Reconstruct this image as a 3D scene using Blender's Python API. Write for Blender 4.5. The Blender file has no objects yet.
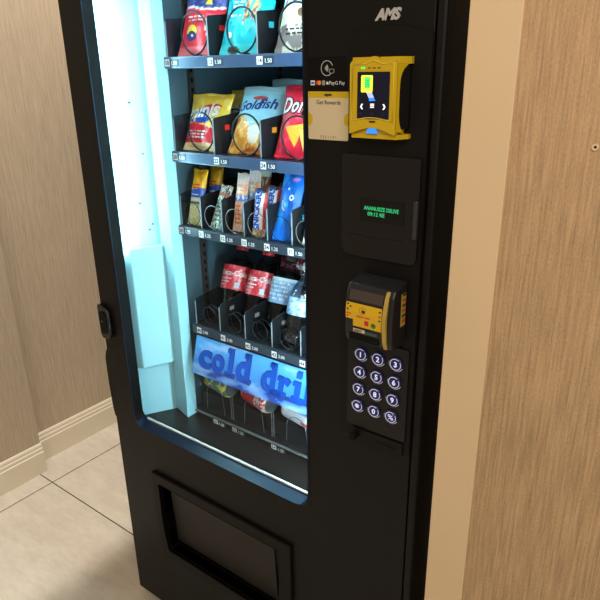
import bpy, bmesh, math, random
from math import sin, cos, pi, radians
from mathutils import Vector, Matrix, noise
random.seed(7)
SC = bpy.context.scene
COL = SC.collection

# ------------------------------------------------------------------ materials
def new_mat(name):
    m = bpy.data.materials.new(name); m.use_nodes = True
    nt = m.node_tree
    return m, nt, nt.nodes['Principled BSDF']
def lin(c):
    return tuple(((x/12.92) if x <= .04045 else ((x+.055)/1.055)**2.4) for x in c)
def rgb(r, g, b): return lin((r/255, g/255, b/255))
def mat(name, color, rough=.5, metal=0., emit=0., bump=0., bscale=200., spec=.5, ecol=None, vary=.0):
    m, nt, p = new_mat(name)
    p.inputs['Base Color'].default_value = (*color, 1)
    p.inputs['Roughness'].default_value = rough
    p.inputs['Metallic'].default_value = metal
    p.inputs['Specular IOR Level'].default_value = spec
    if emit:
        p.inputs['Emission Color'].default_value = (*(ecol or color), 1)
        p.inputs['Emission Strength'].default_value = emit
    if bump or vary:
        tc = nt.nodes.new('ShaderNodeTexCoord')
        n = nt.nodes.new('ShaderNodeTexNoise'); n.inputs['Scale'].default_value = bscale
        nt.links.new(tc.outputs['Object'], n.inputs['Vector'])
        if bump:
            b = nt.nodes.new('ShaderNodeBump'); b.inputs['Strength'].default_value = bump; b.inputs['Distance'].default_value = .002
            nt.links.new(n.outputs['Fac'], b.inputs['Height']); nt.links.new(b.outputs['Normal'], p.inputs['Normal'])
        if vary:
            mx = nt.nodes.new('ShaderNodeMix'); mx.data_type = 'RGBA'
            mx.inputs['A'].default_value = (*[c*(1-vary) for c in color], 1); mx.inputs['B'].default_value = (*[min(1, c*(1+vary)) for c in color], 1)
            nt.links.new(n.outputs['Fac'], mx.inputs['Factor']); nt.links.new(mx.outputs['Result'], p.inputs['Base Color'])
    return m

def vcol_mat(name, rough=.3, metal=0.):
    """printed packaging: colour from a mesh attribute, faint crinkle bump"""
    m, nt, p = new_mat(name)
    a = nt.nodes.new('ShaderNodeAttribute'); a.attribute_name = 'print'
    nt.links.new(a.outputs['Color'], p.inputs['Base Color'])
    p.inputs['Roughness'].default_value = rough; p.inputs['Metallic'].default_value = metal
    tc = nt.nodes.new('ShaderNodeTexCoord')
    n = nt.nodes.new('ShaderNodeTexNoise'); n.inputs['Scale'].default_value = 45; n.inputs['Detail'].default_value = 3
    b = nt.nodes.new('ShaderNodeBump'); b.inputs['Strength'].default_value = .35; b.inputs['Distance'].default_value = .004
    nt.links.new(tc.outputs['Object'], n.inputs['Vector']); nt.links.new(n.outputs['Fac'], b.inputs['Height']); nt.links.new(b.outputs['Normal'], p.inputs['Normal'])
    return m

def glass_mat(name, tint=(1, 1, 1), gloss=.06, rough=.02, fk=.5):
    m = bpy.data.materials.new(name); m.use_nodes = True; nt = m.node_tree; nt.nodes.clear()
    o = nt.nodes.new('ShaderNodeOutputMaterial'); mx = nt.nodes.new('ShaderNodeMixShader')
    t = nt.nodes.new('ShaderNodeBsdfTransparent'); t.inputs['Color'].default_value = (*tint, 1)
    g = nt.nodes.new('ShaderNodeBsdfGlossy'); g.inputs['Roughness'].default_value = rough
    f = nt.nodes.new('ShaderNodeLayerWeight'); f.inputs['Blend'].default_value = .25
    mu = nt.nodes.new('ShaderNodeMath'); mu.operation = 'MULTIPLY_ADD'; mu.inputs[1].default_value = fk; mu.inputs[2].default_value = gloss
    nt.links.new(f.outputs['Fresnel'], mu.inputs[0]); nt.links.new(mu.outputs[0], mx.inputs['Fac'])
    nt.links.new(t.outputs[0], mx.inputs[1]); nt.links.new(g.outputs[0], mx.inputs[2]); nt.links.new(mx.outputs[0], o.inputs['Surface'])
    return m

def wallpaper(name, base, axis, lo=.70, hi=1.20):
    """woven vertical-stria wallcovering; axis = horizontal axis of the wall plane"""
    m, nt, p = new_mat(name)
    tc = nt.nodes.new('ShaderNodeTexCoord')
    def tex(sh, sv, det, rg):
        mp = nt.nodes.new('ShaderNodeMapping')
        mp.inputs['Scale'].default_value = (sh, sh, sv)
        n = nt.nodes.new('ShaderNodeTexNoise'); n.inputs['Scale'].default_value = 1; n.inputs['Detail'].default_value = det; n.inputs['Roughness'].default_value = rg
        nt.links.new(tc.outputs['Object'], mp.inputs['Vector']); nt.links.new(mp.outputs[0], n.inputs['Vector']); return n
    a = tex(210, 8, 4, .7); b = tex(520, 200, 2, .5); c = tex(1.5, 1.5, 2, .5)
    ad = nt.nodes.new('ShaderNodeMath'); ad.operation = 'MULTIPLY_ADD'; ad.inputs[1].default_value = .4
    nt.links.new(b.outputs['Fac'], ad.inputs[0]); nt.links.new(a.outputs['Fac'], ad.inputs[2])
    ad2 = nt.nodes.new('ShaderNodeMath'); ad2.operation = 'MULTIPLY_ADD'; ad2.inputs[1].default_value = .25
    nt.links.new(c.outputs['Fac'], ad2.inputs[0]); nt.links.new(ad.outputs[0], ad2.inputs[2])
    r = nt.nodes.new('ShaderNodeValToRGB')
    r.color_ramp.elements[0].position = .60; r.color_ramp.elements[0].color = (*[x*lo for x in base], 1)
    r.color_ramp.elements[1].position = .97; r.color_ramp.elements[1].color = (*[min(1, x*hi) for x in base], 1)
    nt.links.new(ad2.outputs[0], r.inputs['Fac']); nt.links.new(r.outputs['Color'], p.inputs['Base Color'])
    p.inputs['Roughness'].default_value = .7; p.inputs['Specular IOR Level'].default_value = .25
    bp = nt.nodes.new('ShaderNodeBump'); bp.inputs['Strength'].default_value = .25; bp.inputs['Distance'].default_value = .002
    nt.links.new(ad.outputs[0], bp.inputs['Height']); nt.links.new(bp.outputs['Normal'], p.inputs['Normal'])
    return m

def tile_mat():
    m, nt, p = new_mat('floor_tile')
    tc = nt.nodes.new('ShaderNodeTexCoord')
    br = nt.nodes.new('ShaderNodeTexBrick'); br.offset = 0; br.squash = 1
    br.inputs['Scale'].default_value = 1; br.inputs['Mortar Size'].default_value = .0026; br.inputs['Mortar Smooth'].default_value = .2
    br.inputs['Brick Width'].default_value = .96; br.inputs['Row Height'].default_value = .96
    mp = nt.nodes.new('ShaderNodeMapping'); mp.inputs['Location'].default_value = (.79+.96*3, -.162+.96*4, 0)
    nt.links.new(tc.outputs['Object'], mp.inputs['Vector']); nt.links.new(mp.outputs[0], br.inputs['Vector'])
    n = nt.nodes.new('ShaderNodeTexNoise'); n.inputs['Scale'].default_value = 5; n.inputs['Detail'].default_value = 6; n.inputs['Roughness'].default_value = .65
    n2 = nt.nodes.new('ShaderNodeTexNoise'); n2.inputs['Scale'].default_value = 26; n2.inputs['Detail'].default_value = 4
    mp2 = nt.nodes.new('ShaderNodeMapping'); mp2.inputs['Scale'].default_value = (1, 3, 1); mp2.inputs['Rotation'].default_value = (0, 0, .6)
    nt.links.new(tc.outputs['Object'], mp2.inputs['Vector'])
    nt.links.new(mp2.outputs[0], n.inputs['Vector']); nt.links.new(mp2.outputs[0], n2.inputs['Vector'])
    ad = nt.nodes.new('ShaderNodeMath'); ad.operation = 'MULTIPLY_ADD'; ad.inputs[1].default_value = .4
    nt.links.new(n2.outputs['Fac'], ad.inputs[0]); nt.links.new(n.outputs['Fac'], ad.inputs[2])
    r = nt.nodes.new('ShaderNodeValToRGB')
    r.color_ramp.elements[0].position = .45; r.color_ramp.elements[0].color = (*rgb(192, 181, 165), 1)
    r.color_ramp.elements[1].position = .95; r.color_ramp.elements[1].color = (*rgb(216, 206, 191), 1)
    nt.links.new(ad.outputs[0], r.inputs['Fac'])
    mx = nt.nodes.new('ShaderNodeMix'); mx.data_type = 'RGBA'; mx.inputs['B'].default_value = (*rgb(52, 46, 40), 1)
    nt.links.new(r.outputs['Color'], mx.inputs['A']); nt.links.new(br.outputs['Fac'], mx.inputs['Factor']); nt.links.new(mx.outputs['Result'], p.inputs['Base Color'])
    p.inputs['Roughness'].default_value = .42; p.inputs['Specular IOR Level'].default_value = .4
    bp = nt.nodes.new('ShaderNodeBump'); bp.inputs['Strength'].default_value = .3; bp.inputs['Distance'].default_value = .002; bp.invert = True
    nt.links.new(br.outputs['Fac'], bp.inputs['Height']); nt.links.new(bp.outputs['Normal'], p.inputs['Normal'])
    return m

BLACK = mat('black_powder_coat', rgb(19, 17, 16), .46, spec=.18, bump=.12, bscale=900)
BLACK2 = mat('black_panel_plastic', rgb(19, 17, 16), .5, spec=.16, bump=.1, bscale=700)
DEEP = mat('deep_black', rgb(10, 10, 10), .6, spec=.15)
INNER = mat('dark_liner', rgb(66, 92, 104), .6, spec=.2, vary=.15, bscale=8)
BAYFLOOR = mat('dark_brown_bay_floor', rgb(28, 25, 24), .35, spec=.3)
NAVYTRIM = mat('glossy_navy_gasket', rgb(19, 31, 52), .34, spec=.4)
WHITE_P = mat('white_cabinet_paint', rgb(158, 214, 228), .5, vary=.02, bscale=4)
WHITE = mat('white_plastic', rgb(240, 242, 240), .4)
STEEL = mat('dark_grey_metal', rgb(70, 70, 70), .35, metal=.6)
SCREW = mat('screw_grey', rgb(90, 100, 104), .4, metal=.7)
TRAY = mat('black_tray', rgb(26, 28, 31), .45, spec=.4)
DIV = mat('black_divider', rgb(21, 23, 27), .45, spec=.35)
DIVEDGE = mat('divider_clear_edge', rgb(120, 135, 145), .3)
RAILBLUE = mat('blue_grey_rail', rgb(50, 72, 104), .3, metal=.1, spec=.6)
RAILDARK = mat('slate_rail', rgb(40, 52, 64), .35, spec=.5)
RAILLOW = mat('grey_low_rail', rgb(96, 102, 104), .35, spec=.5)
INSERT = mat('dark_rail_insert', rgb(40, 46, 60), .4)
WIRE_D = mat('dark_spiral_wire', rgb(30, 30, 34), .3, metal=.4)
WIRE_L = mat('grey_spiral_wire', rgb(128, 132, 134), .35, metal=.7)
YELLOW = mat('yellow_plastic', rgb(206, 172, 20), .38)
YELLOW_D = mat('yellow_worn', rgb(176, 150, 60), .5, vary=.2, bscale=60)
CREAM = mat('cream_sticker', rgb(214, 196, 160), .5)
GREYIC = mat('grey_print', rgb(150, 148, 146), .5)
WHITEPR = mat('white_print', rgb(225, 225, 225), .5)
REDPR = mat('red_print', rgb(200, 30, 30), .5)
ORANGEPR = mat('orange_print', rgb(236, 150, 40), .5)
GREENPR = mat('green_print', rgb(40, 120, 40), .5)
BLUEPR = mat('blue_print', rgb(30, 90, 200), .5)
TEALPR = mat('teal_print', rgb(60, 170, 190), .5)
DARKPR = mat('dark_print', rgb(40, 34, 30), .5)
SILVER = mat('silver_letters', rgb(200, 198, 196), .35, metal=.3)
SCREENBG = mat('dark_display', rgb(14, 14, 26), .15, emit=.12, ecol=rgb(40, 40, 80))
E_WHITE = mat('lit_white', (1, 1, 1), .4, emit=.75)
E_KEY = mat('lit_key_ring', rgb(190, 190, 210), .4, emit=.42, ecol=rgb(205, 205, 225))
E_DIGIT = mat('lit_key_digit', rgb(200, 205, 250), .4, emit=.75, ecol=rgb(190, 200, 255))
KEYCAP = mat('key_cap_dark_blue', rgb(16, 16, 36), .3, emit=.07, ecol=rgb(60, 70, 190))
E_GREEN = mat('lit_green', rgb(60, 255, 120), .4, emit=.8, ecol=rgb(70, 255, 130))
E_VFD = mat('green_vfd_characters', rgb(50, 220, 140), .4, emit=.36, ecol=rgb(60, 215, 140))
E_LIME = mat('lit_lime', rgb(220, 250, 60), .4, emit=.8, ecol=rgb(215, 245, 60))
E_BLUE = mat('lit_blue', rgb(40, 120, 255), .4, emit=1.1, ecol=rgb(50, 130, 255))
E_LILAC = mat('lit_lilac', rgb(180, 190, 240), .4, emit=.6, ecol=rgb(180, 190, 240))
TUBE = mat('lamp_tube', (.8, .97, 1), .4, emit=95, ecol=(.50, .93, 1.0)); TUBE2 = mat('lamp_tube_side', (.8, .97, 1), .4, emit=150, ecol=(.66, .95, 1.0)); TUBE3 = mat('lamp_tube_top', (.8, .97, 1), .4, emit=55, ecol=(.66, .95, 1.0))
GLASS = glass_mat('window_glass', (.97, .99, 1.0), .0, fk=.025)
CLEAR = glass_mat('clear_plastic', (.62, .70, .74), .03, .12, fk=.25)
COLA = mat('dark_cola', rgb(8, 6, 6), .06, spec=.5)
PRINT = vcol_mat('printed_film', .32)
PRINTCAN = vcol_mat('printed_can', .3, .0)
TXTBLUE = mat('deep_blue_letters', rgb(6, 78, 184), .45)
TXTNAVY = mat('navy_letters', rgb(24, 50, 130), .45)
CREAMTRIM = mat('cream_painted_casing', rgb(226, 198, 158), .5, vary=.04, bscale=6, bump=.05)
BASEB = mat('cream_baseboard_paint', rgb(224, 213, 190), .4, vary=.02, bscale=5)

# ------------------------------------------------------------------ mesh builder
class MB:
    def __init__(s): s.v = []; s.f = []; s.mi = []; s.col = None; s.smooth = []
    def add(s, vs, fs, m=0, sm=False):
        o = len(s.v); s.v += [tuple(x) for x in vs]
        for f in fs: s.f.append(tuple(i+o for i in f)); s.mi.append(m); s.smooth.append(sm)
        return s
    def box(s, x0, x1, y0, y1, z0, z1, m=0, bev=0.):
        if bev > 0:
            bm = bmesh.new(); bmesh.ops.create_cube(bm, size=1)
            for v in bm.verts: v.co = Vector(((x0+x1)/2+v.co.x*(x1-x0), (y0+y1)/2+v.co.y*(y1-y0), (z0+z1)/2+v.co.z*(z1-z0)))
            bmesh.ops.bevel(bm, geom=bm.edges[:], offset=bev, segments=2, profile=.5, affect='EDGES')
            s.bm(bm, m); bm.free(); return s
        vs = [(x0,y0,z0),(x1,y0,z0),(x1,y1,z0),(x0,y1,z0),(x0,y0,z1),(x1,y0,z1),(x1,y1,z1),(x0,y1,z1)]
        return s.add(vs, [(0,3,2,1),(4,5,6,7),(0,1,5,4),(1,2,6,5),(2,3,7,6),(3,0,4,7)], m)
    def bm(s, bm, m=0, sm=False, fn=None):
        bm.verts.index_update()
        return s.add([fn(v.co) if fn else v.co for v in bm.verts], [[v.index for v in f.verts] for f in bm.faces], m, sm)
    def prism(s, poly, fn, d0, d1, m=0):
        """poly: 2-D outline; fn(a,b,d) -> 3-D"""
        n = len(poly)
        vs = [fn(a, b, d0) for a, b in poly]+[fn(a, b, d1) for a, b in poly]
        fs = [tuple(range(n))[::-1], tuple(range(n, 2*n))]+[(i, (i+1) % n, n+(i+1) % n, n+i) for i in range(n)]
        return s.add(vs, fs, m)
    def tube(s, pts, r, m=0, n=6, closed=False):
        pts = [Vector(p) for p in pts]; N = len(pts); rings = []
        up = Vector((.13, .27, .95)).normalized()
        for i, p in enumerate(pts):
            a = pts[(i-1) % N] if (i or closed) else p; b = pts[(i+1) % N] if (i < N-1 or closed) else p
            t = (b-a).normalized(); u = t.cross(up)
            if u.length < .05: u = t.cross(Vector((1, 0, 0)))
            u.normalize(); w = t.cross(u)
            rings.append([p+u*r*cos(2*pi*k/n)+w*r*sin(2*pi*k/n) for k in range(n)])
        vs = [q for R in rings for q in R]; fs = []
        for i in range(N if closed else N-1):
            j = (i+1) % N
            for k in range(n): fs.append((i*n+k, i*n+(k+1) % n, j*n+(k+1) % n, j*n+k))
        if not closed: fs += [tuple(range(n))[::-1], tuple((N-1)*n+k for k in range(n))]
        return s.add(vs, fs, m, True)
    def lathe(s, prof, fn=lambda x, y, z: (x, y, z), n=24, m=0, cap=True, sm=True):
        vs = []; fs = []
        for r, z in prof:
            for k in range(n): vs.append(fn(r*cos(2*pi*k/n), r*sin(2*pi*k/n), z))
        for i in range(len(prof)-1):
            for k in range(n): fs.append((i*n+k, i*n+(k+1) % n, (i+1)*n+(k+1) % n, (i+1)*n+k))
        s.add(vs, fs, m, sm)
        if cap:
            L = len(prof)-1
            s.add([vs[k] for k in range(n)], [tuple(range(n))[::-1]], m); s.add([vs[L*n+k] for k in range(n)], [tuple(range(n))], m)
        return s
    def disc(s, cx, cz, r, fn, d0, d1, m=0, n=20, rx=None):
        return s.prism([(cx+(rx or r)*cos(2*pi*k/n), cz+r*sin(2*pi*k/n)) for k in range(n)], fn, d0, d1, m)
    def ring(s, cx, cz, r0, r1, fn, d0, d1, m=0, n=24, a0=0., a1=2*pi):
        full = abs(a1-a0) > 6.28; k = n if full else n+1
        vs = []
        for i in range(k):
            a = a0+(a1-a0)*i/n
            for r, d in ((r0, d0), (r1, d0), (r1, d1), (r0, d1)): vs.append(fn(cx+r*cos(a), cz+r*sin(a), d))
        fs = []
        for i in range(n):
            j = (i+1) % k
            for q in range(4): fs.append((i*4+q, i*4+(q+1) % 4, j*4+(q+1) % 4, j*4+q))
        return s.add(vs, fs, m)
    def curve2d(s, outlines, fn, d0, d1, m=0):
        """flat shape with holes (first outline outer), extruded d0..d1"""
        cu = bpy.data.curves.new('tmp', 'CURVE'); cu.dimensions = '2D'; cu.fill_mode = 'BOTH'; cu.extrude = .5
        for o in outlines:
            sp = cu.splines.new('POLY'); sp.points.add(len(o)-1); sp.use_cyclic_u = True
            for p, q in zip(sp.points, o): p.co = (q[0], q[1], 0, 1)
        return s._curve(cu, lambda x, y, z: fn(x, y, d0+(d1-d0)*(z+.5)), m)
    def text(s, body, size, fn, m=0, bold=0., shear=0., align='LEFT', d0=0., d1=.0006, sx=1., spacing=1., sub=0):
        """letters as thin solids; fn(x,y,d) -> 3-D"""
        cu = bpy.data.curves.new('tmp', 'FONT'); cu.body = body; cu.size = size; cu.offset = bold; cu.shear = shear
        cu.align_x = align; cu.extrude = .5; cu.resolution_u = 3; cu.space_character = spacing
        return s._curve(cu, lambda x, y, z: fn(x*sx, y, d0+(d1-d0)*(z+.5)), m, sub)
    def _curve(s, cu, fn, m, sub=0):
        ob = bpy.data.objects.new('tmp', cu); COL.objects.link(ob)
        dg = bpy.context.evaluated_depsgraph_get(); dg.update()
        me = bpy.data.meshes.new_from_object(ob.evaluated_get(dg))
        bm = bmesh.new(); bm.from_mesh(me)
        bmesh.ops.remove_doubles(bm, verts=bm.verts[:], dist=1e-7)
        if sub:
            bmesh.ops.triangulate(bm, faces=bm.faces[:])
            bmesh.ops.subdivide_edges(bm, edges=bm.edges[:], cuts=sub)
        s.bm(bm, m, False, lambda c: fn(c.x, c.y, c.z)); bm.free()
        bpy.data.objects.remove(ob); bpy.data.curves.remove(cu); bpy.data.meshes.remove(me)
        return s
    def build(s, name, mats, parent=None, origin=None, bevel=0., cols=None, recalc=True):
        o = Vector(origin) if origin is not None else (world_of(parent) if parent else Vector((0, 0, 0)))
        me = bpy.data.meshes.new(name)
        me.from_pydata([Vector(v)-o for v in s.v], [], s.f)
        for mm in (mats if isinstance(mats, (list, tuple)) else [mats]): me.materials.append(mm)
        me.polygons.foreach_set('material_index', s.mi); me.polygons.foreach_set('use_smooth', s.smooth)
        if cols is not None:
            a = me.color_attributes.new('print', 'FLOAT_COLOR', 'POINT')
            for i, c in enumerate(cols): a.data[i].color = (*c, 1)
        if recalc:
            bm = bmesh.new(); bm.from_mesh(me); bmesh.ops.recalc_face_normals(bm, faces=bm.faces[:]); bm.to_mesh(me); bm.free()
        me.update()
        ob = bpy.data.objects.new(name, me); COL.objects.link(ob)
        if parent: ob.parent = parent
        else: ob.location = o
        if bevel:
            b = ob.modifiers.new('bevel', 'BEVEL'); b.width = bevel; b.segments = 2; b.limit_method = 'ANGLE'; b.angle_limit = radians(40)
        return ob
def world_of(o):
    p = Vector((0, 0, 0))
    while o: p += o.location; o = o.parent
    return p
def tag(o, label=None, cat=None, group=None, kind=None):
    if label: o['label'] = label
    if cat: o['category'] = cat
    if group: o['group'] = group
    if kind: o['kind'] = kind
    return o
def empty(name, loc):
    o = bpy.data.objects.new(name, None); o.empty_display_size = .05; COL.objects.link(o); o.location = loc; return o
def copy_tree(o, parent=None):
    c = o.copy(); COL.objects.link(c)
    if parent: c.parent = parent
    for ch in list(o.children): copy_tree(ch, c)
    return c
XZ = lambda y0: (lambda a, b, d: (a, y0-d, b))          # shapes facing -Y on the plane y=y0, d = proud of it
def at(x, y, z): return lambda a, b, d: (x+a, y-d, z+b)  # text origin on a front-facing plane
def rrect(x0, x1, z0, z1, r=(0, 0, 0, 0), n=6):
    """rounded rectangle, radii bl, br, tr, tl"""
    P = []
    for (cx, cz, rr, a) in ((x0+r[0], z0+r[0], r[0], pi), (x1-r[1], z0+r[1], r[1], 1.5*pi), (x1-r[2], z1-r[2], r[2], 0), (x0+r[3], z1-r[3], r[3], .5*pi)):
        if rr <= 0: P.append((cx, cz)); continue
        for i in range(n+1): P.append((cx+rr*cos(a+pi/2*i/n), cz+rr*sin(a+pi/2*i/n)))
    return P

# ------------------------------------------------------------------ the setting
WP = wallpaper('woven_wallpaper_left', rgb(183, 166, 143), 'y', .80, 1.14)
WPR = wallpaper('woven_wallpaper_right', rgb(190, 158, 121), 'x', .66, 1.2)
tag(MB().box(-1.05, 2.7, -3.2, 1.12, -.06, 0).build('floor', tile_mat()), kind='structure')
tag(MB().box(-1.05, -.90, -3.2, .195, 0, 3.2).build('wall_left', WP), kind='structure')
tag(MB().box(-1.05, -.977, .195, 1.0, 0, 3.2).build('wall_left', WP), kind='structure')
tag(MB().box(-1.05, 2.7, 1.0, 1.12, 0, 3.2).build('wall_back', WP), kind='structure')
tag(MB().box(1.03, 2.7, 0, .10, 0, 3.2).build('wall_right', WPR), kind='structure')
tag(MB().box(1.026, 1.105, -.004, .104, 0, 2.6, bev=.0015).build('trim_1', CREAMTRIM), kind='structure')
BPROF = [(0, 0), (.016, 0), (.016, .098), (.0155, .102), (.012, .104), (.012, .116), (.0105, .120), (.008, .122), (.0075, .133), (.004, .139), (0, .142)]
tag(MB().prism(BPROF, lambda a, b, d: (-.90+a, d, b), -3.2, .198).build('baseboard_left', BASEB), kind='structure')
tag(MB().prism(BPROF, lambda a, b, d: (-.977+a, d, b), .1985, 1.0).build('baseboard_left', BASEB), kind='structure')
tag(MB().prism(BPROF, lambda a, b, d: (d, 1.0-a, b), -.961, 1.026).build('baseboard_back', BASEB), kind='structure')
hk = MB(); hk.ring(1.2235, 1.5665, .0022, .0048, XZ(0), 0, .003, 0, 14); hk.disc(1.2235, 1.5665, .0022, XZ(0), 0, .0008, 1, 10)
tag(hk.build('wall_screw_hole', [CREAMTRIM, DARKPR], origin=(1.2235, 0, 1.5665)), 'small raised screw hole on the right patterned wall', 'screw hole')

# ------------------------------------------------------------------ vending machine
W, H, D = .987, 1.95, .86
VM = tag(empty('vending_machine', (.4935, .43, 0)), 'tall black glass front vending machine with lit snack window and keypad', 'vending machine')

c = MB()
c.box(0, .045, .034, D, .03, H); c.box(.80, W, .034, D, .03, H)
c.box(.045, .80, .82, D, .03, H); c.box(.045, .80, .034, .82, 1.90, H); c.box(.045, .80, .034, .82, .03, .685)
c.build('cabinet', BLACK, VM, bevel=.002)
l = MB(); l.box(.165, .80, .80, .819, .687, 1.899)
for x in (.33, .485, .64): l.box(x, x+.02, .785, .80, .69, 1.89)
l.box(.165, .80, .79, .80, 1.08, 1.10)
l.build('back_liner', INNER, VM)
sl = MB(); sl.box(.150, .160, .178, .80, .691, 1.899)
SLN = sl.build('side_liner', INNER, VM)
for y in (.245, .62):
    q = MB(); q.box(.160, .166, y, y+.022, .70, 1.89, 0)
    for k in range(46): q.box(.166, .1664, y+.007, y+.015, .72+.025*k, .732+.025*k, 1)
    q.build('shelf_standard', [STEEL, DEEP], SLN)
MB().box(.046, .799, .036, .80, .686, .690).build('bay_floor', BAYFLOOR, VM)
for x, y in ((.05, .08), (W-.05, .08), (.05, D-.06), (W-.05, D-.06)):
    MB().lathe([(.022, 0), (.022, .008), (.012, .012), (.012, .03)], lambda a, b, z, x=x, y=y: (x+a, y+b, z), 14).build('foot', STEEL, VM)

# door plate with the window and delivery openings
WIN_A = rrect(.094, .722, .704, 1.885, (.034, .034, .01, .01))
WIN_B = rrect(.0885, .726, .713, 1.88, (.030, .030, .01, .01))
HOLE = [(.179, .535), (.179, .42), (.183, .36), (.194, .296), (.612, .296), (.624, .36), (.629, .42), (.629, .535)]
DR = MB().curve2d([[(0, .03), (.9715, .03), (.9715, H), (0, H)], WIN_A, HOLE], XZ(0), -.03, 0)
DR.box(.9715, .975, .006, .03, .03, H); 
DOOR = DR.build('door', BLACK, VM, bevel=.0015)
MB().box(.975, .992, -.003, .033, .03, H, bev=.005).build('door_flange', BLACK, VM)
g = MB(); n = len(WIN_A)
va = [(a, -.004, b) for a, b in WIN_A]; vb = [(a, .022, b) for a, b in WIN_B]; vc = [(a-.006*(1 if a > .4 else -1) if False else a, .0, b) for a, b in WIN_A]
g.add(va+vb, [(i, (i+1) % n, n+(i+1) % n, n+i) for i in range(n)])
g.add(vb+[(a, .033, b) for a, b in WIN_B], [(i, (i+1) % n, n+(i+1) % n, n+i) for i in range(n)])
o2 = [(a+(a-.411)*.0, b) for a, b in WIN_A]
g.add(va+[(a, .004, b) for a, b in rrect(.090, .726, .700, 1.89, (.038, .038, .01, .01))], [(i, (i+1) % n, n+(i+1) % n, n+i) for i in range(n)])
g.build('window_gasket', NAVYTRIM, VM)
MB().curve2d([WIN_B], XZ(.024), -.004, 0).build('window_glass', GLASS, VM)
MB().box(.112, .722, .0285, .034, .7145, .7185).build('glass_edge_glint', WHITE, VM)  # white strip added to imitate the bright reflection along the lower glass edge

# bright side panel, its lower cover, and post
H2 = 1.895
p = MB(); P0, P1 = (.046, .046), (.106, .149)
p.prism([P0, P1, (.100, .156), (.046, .06)], lambda a, b, d: (a, b, d), .691, H2)
def on_panel(t, z, d):      # point on the splayed panel
    x = P0[0]+(P1[0]-P0[0])*t; y = P0[1]+(P1[1]-P0[1])*t
    nx, ny = .864, -.503
    return (x+nx*d, y+ny*d, z)
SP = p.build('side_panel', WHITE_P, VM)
MB().box(.104, .1045, .147, .1475, .7, 1.89).build('panel_seam', STEEL, SP)
for t, z in ((.62, 1.60), (.62, 1.34), (.80, 1.47), (.86, 1.28), (.78, 1.265)):
    q = MB(); cx = on_panel(t, z, 0)
    q.lathe([(.0035, 0), (.0035, .002), (.002, .003)], lambda a, b, h, t=t, z=z: tuple(Vector(on_panel(t, z, h))+Vector((.503, .864, 0))*a+Vector((0, 0, 1))*b), 10)
    q.build('screw', SCREW, SP)
q = MB(); 
q.prism([(.088, .055), (.131, .148), (.106, .147), (.05, .046)], lambda a, b, d: (a, b, d), .862, 1.222)
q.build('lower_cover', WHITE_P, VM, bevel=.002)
q = MB(); q.prism([(.106, .149), (.177, .128), (.176, .168), (.112, .175)], lambda a, b, d: (a, b, d), .691, H2)
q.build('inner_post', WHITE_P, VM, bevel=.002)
for nm, x, y, z0, z1 in (('lamp_tube', .0700, .0385, 1.22, 1.88), ('lamp_tube', .756, .055, .72, 1.87)):
    MB().lathe([(.007, z0), (.007, z1)], lambda a, b, z, x=x, y=y: (x+a, y+b, z), 10).build(nm, TUBE if x < .4 else TUBE2, VM)
MB().lathe([(.007, .2), (.007, .70)], lambda a, b, z: (z, .05+a, 1.884+b), 10).build('lamp_tube', TUBE3, VM)

# ---- shelves
def patch_col(i): return [REDPR, TEALPR, ORANGEPR, GREYIC][i]
def divider(x, z, h, patch=None, parent=None, y1=.70, clear=False):
    m = MB()
    prof = [(.167, z+.0005), (.167, z+h-.006), (.171, z+h), (.30, z+h+.012), (y1, z+h+.012), (y1, z+.0005)]
    m.prism(prof, lambda a, b, d: (x+d, a, b), -.0013, .0013, 0)
    m.box(x-.0016, x+.0016, .1655, .1668, z+.001, z+h-.006, 1)
    if patch is not None:
        m.box(x+.0013, x+.0018, .207, .224, z+h*.64, z+h*.78, 2)
    m.build('divider', [CLEAR if clear else DIV, DIVEDGE, patch or DIV], parent)
def spiral(cx, z, r, wire, wr, parent, ys=(.170, .30, .40), adv=.014):
    pts = []
    for i, y in enumerate(ys):
        for k in range(25):
            a = -pi/2+2*pi*k/24
            pts.append((cx+r*cos(a), y+adv*k/24, z+r+wr+.0012+r*sin(a)))
    MB().tube(pts, wr, n=6).build('spiral', wire, parent)
def price_tag(x, z, num, price, parent, y=.155, hh=.0085):
    m = MB(); F = XZ(y)
    m.box(x-.0080, x+.0080, y-.001, y, z-hh, z+hh, 0)
    m.text(num, .014, lambda a, b, d: (x+a, y-.001-d, z-.005+b), 1, align='CENTER', d1=.0004, bold=.0003)
    m.box(x+.0105, x+.040, y-.0008, y, z-hh, z+hh, 2)
    m.text(price, .0125, lambda a, b, d: (x+.0135+a, y-.0008-d, z-.005+b), 0, d1=.0005)
    m.build('price_tag', [WHITEPR, DARKPR, INSERT, GREYIC], parent)
def shelf(zr, railmat, hrail, name='shelf', lip=0, xl=.178):
    zt = zr+.012
    s = MB().box(xl, .798, .166, .74, zt-.008, zt)
    s.box(xl, .798, .166, .172, zt-.02, zt-.008)
    if lip: s.box(.182, .795, .186, .70, zt, zt+lip)
    so = s.build(name, TRAY, VM)
    r = MB().box(xl, .798, .155, .165, zr-hrail/2, zr+hrail/2, 0, bev=.002)
    r.build('label_rail', railmat, so)
    return so, zt
CH = [.170+.006, .322, .473, .625]
s1, z1 = shelf(1.693, RAILBLUE, .027)
for x, n in ((.190, '10'), (.338, '12'), (.488, '14')): price_tag(x, 1.693, n, '1.50', s1)
for x, pc in ((.1765+.004, None), (.322, REDPR), (.473, TEALPR), (.625, ORANGEPR)): divider(x, z1, .088, pc, s1, clear=pc is None)
for x in (.268, .42, .572): spiral(x, z1, .048, WIRE_D, .0024, s1)
s2, z2 = shelf(1.466, RAILBLUE, .027)
for x, n in ((.190, '20'), (.338, '22'), (.488, '24')): price_tag(x, 1.466, n, '1.50', s2)
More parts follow.
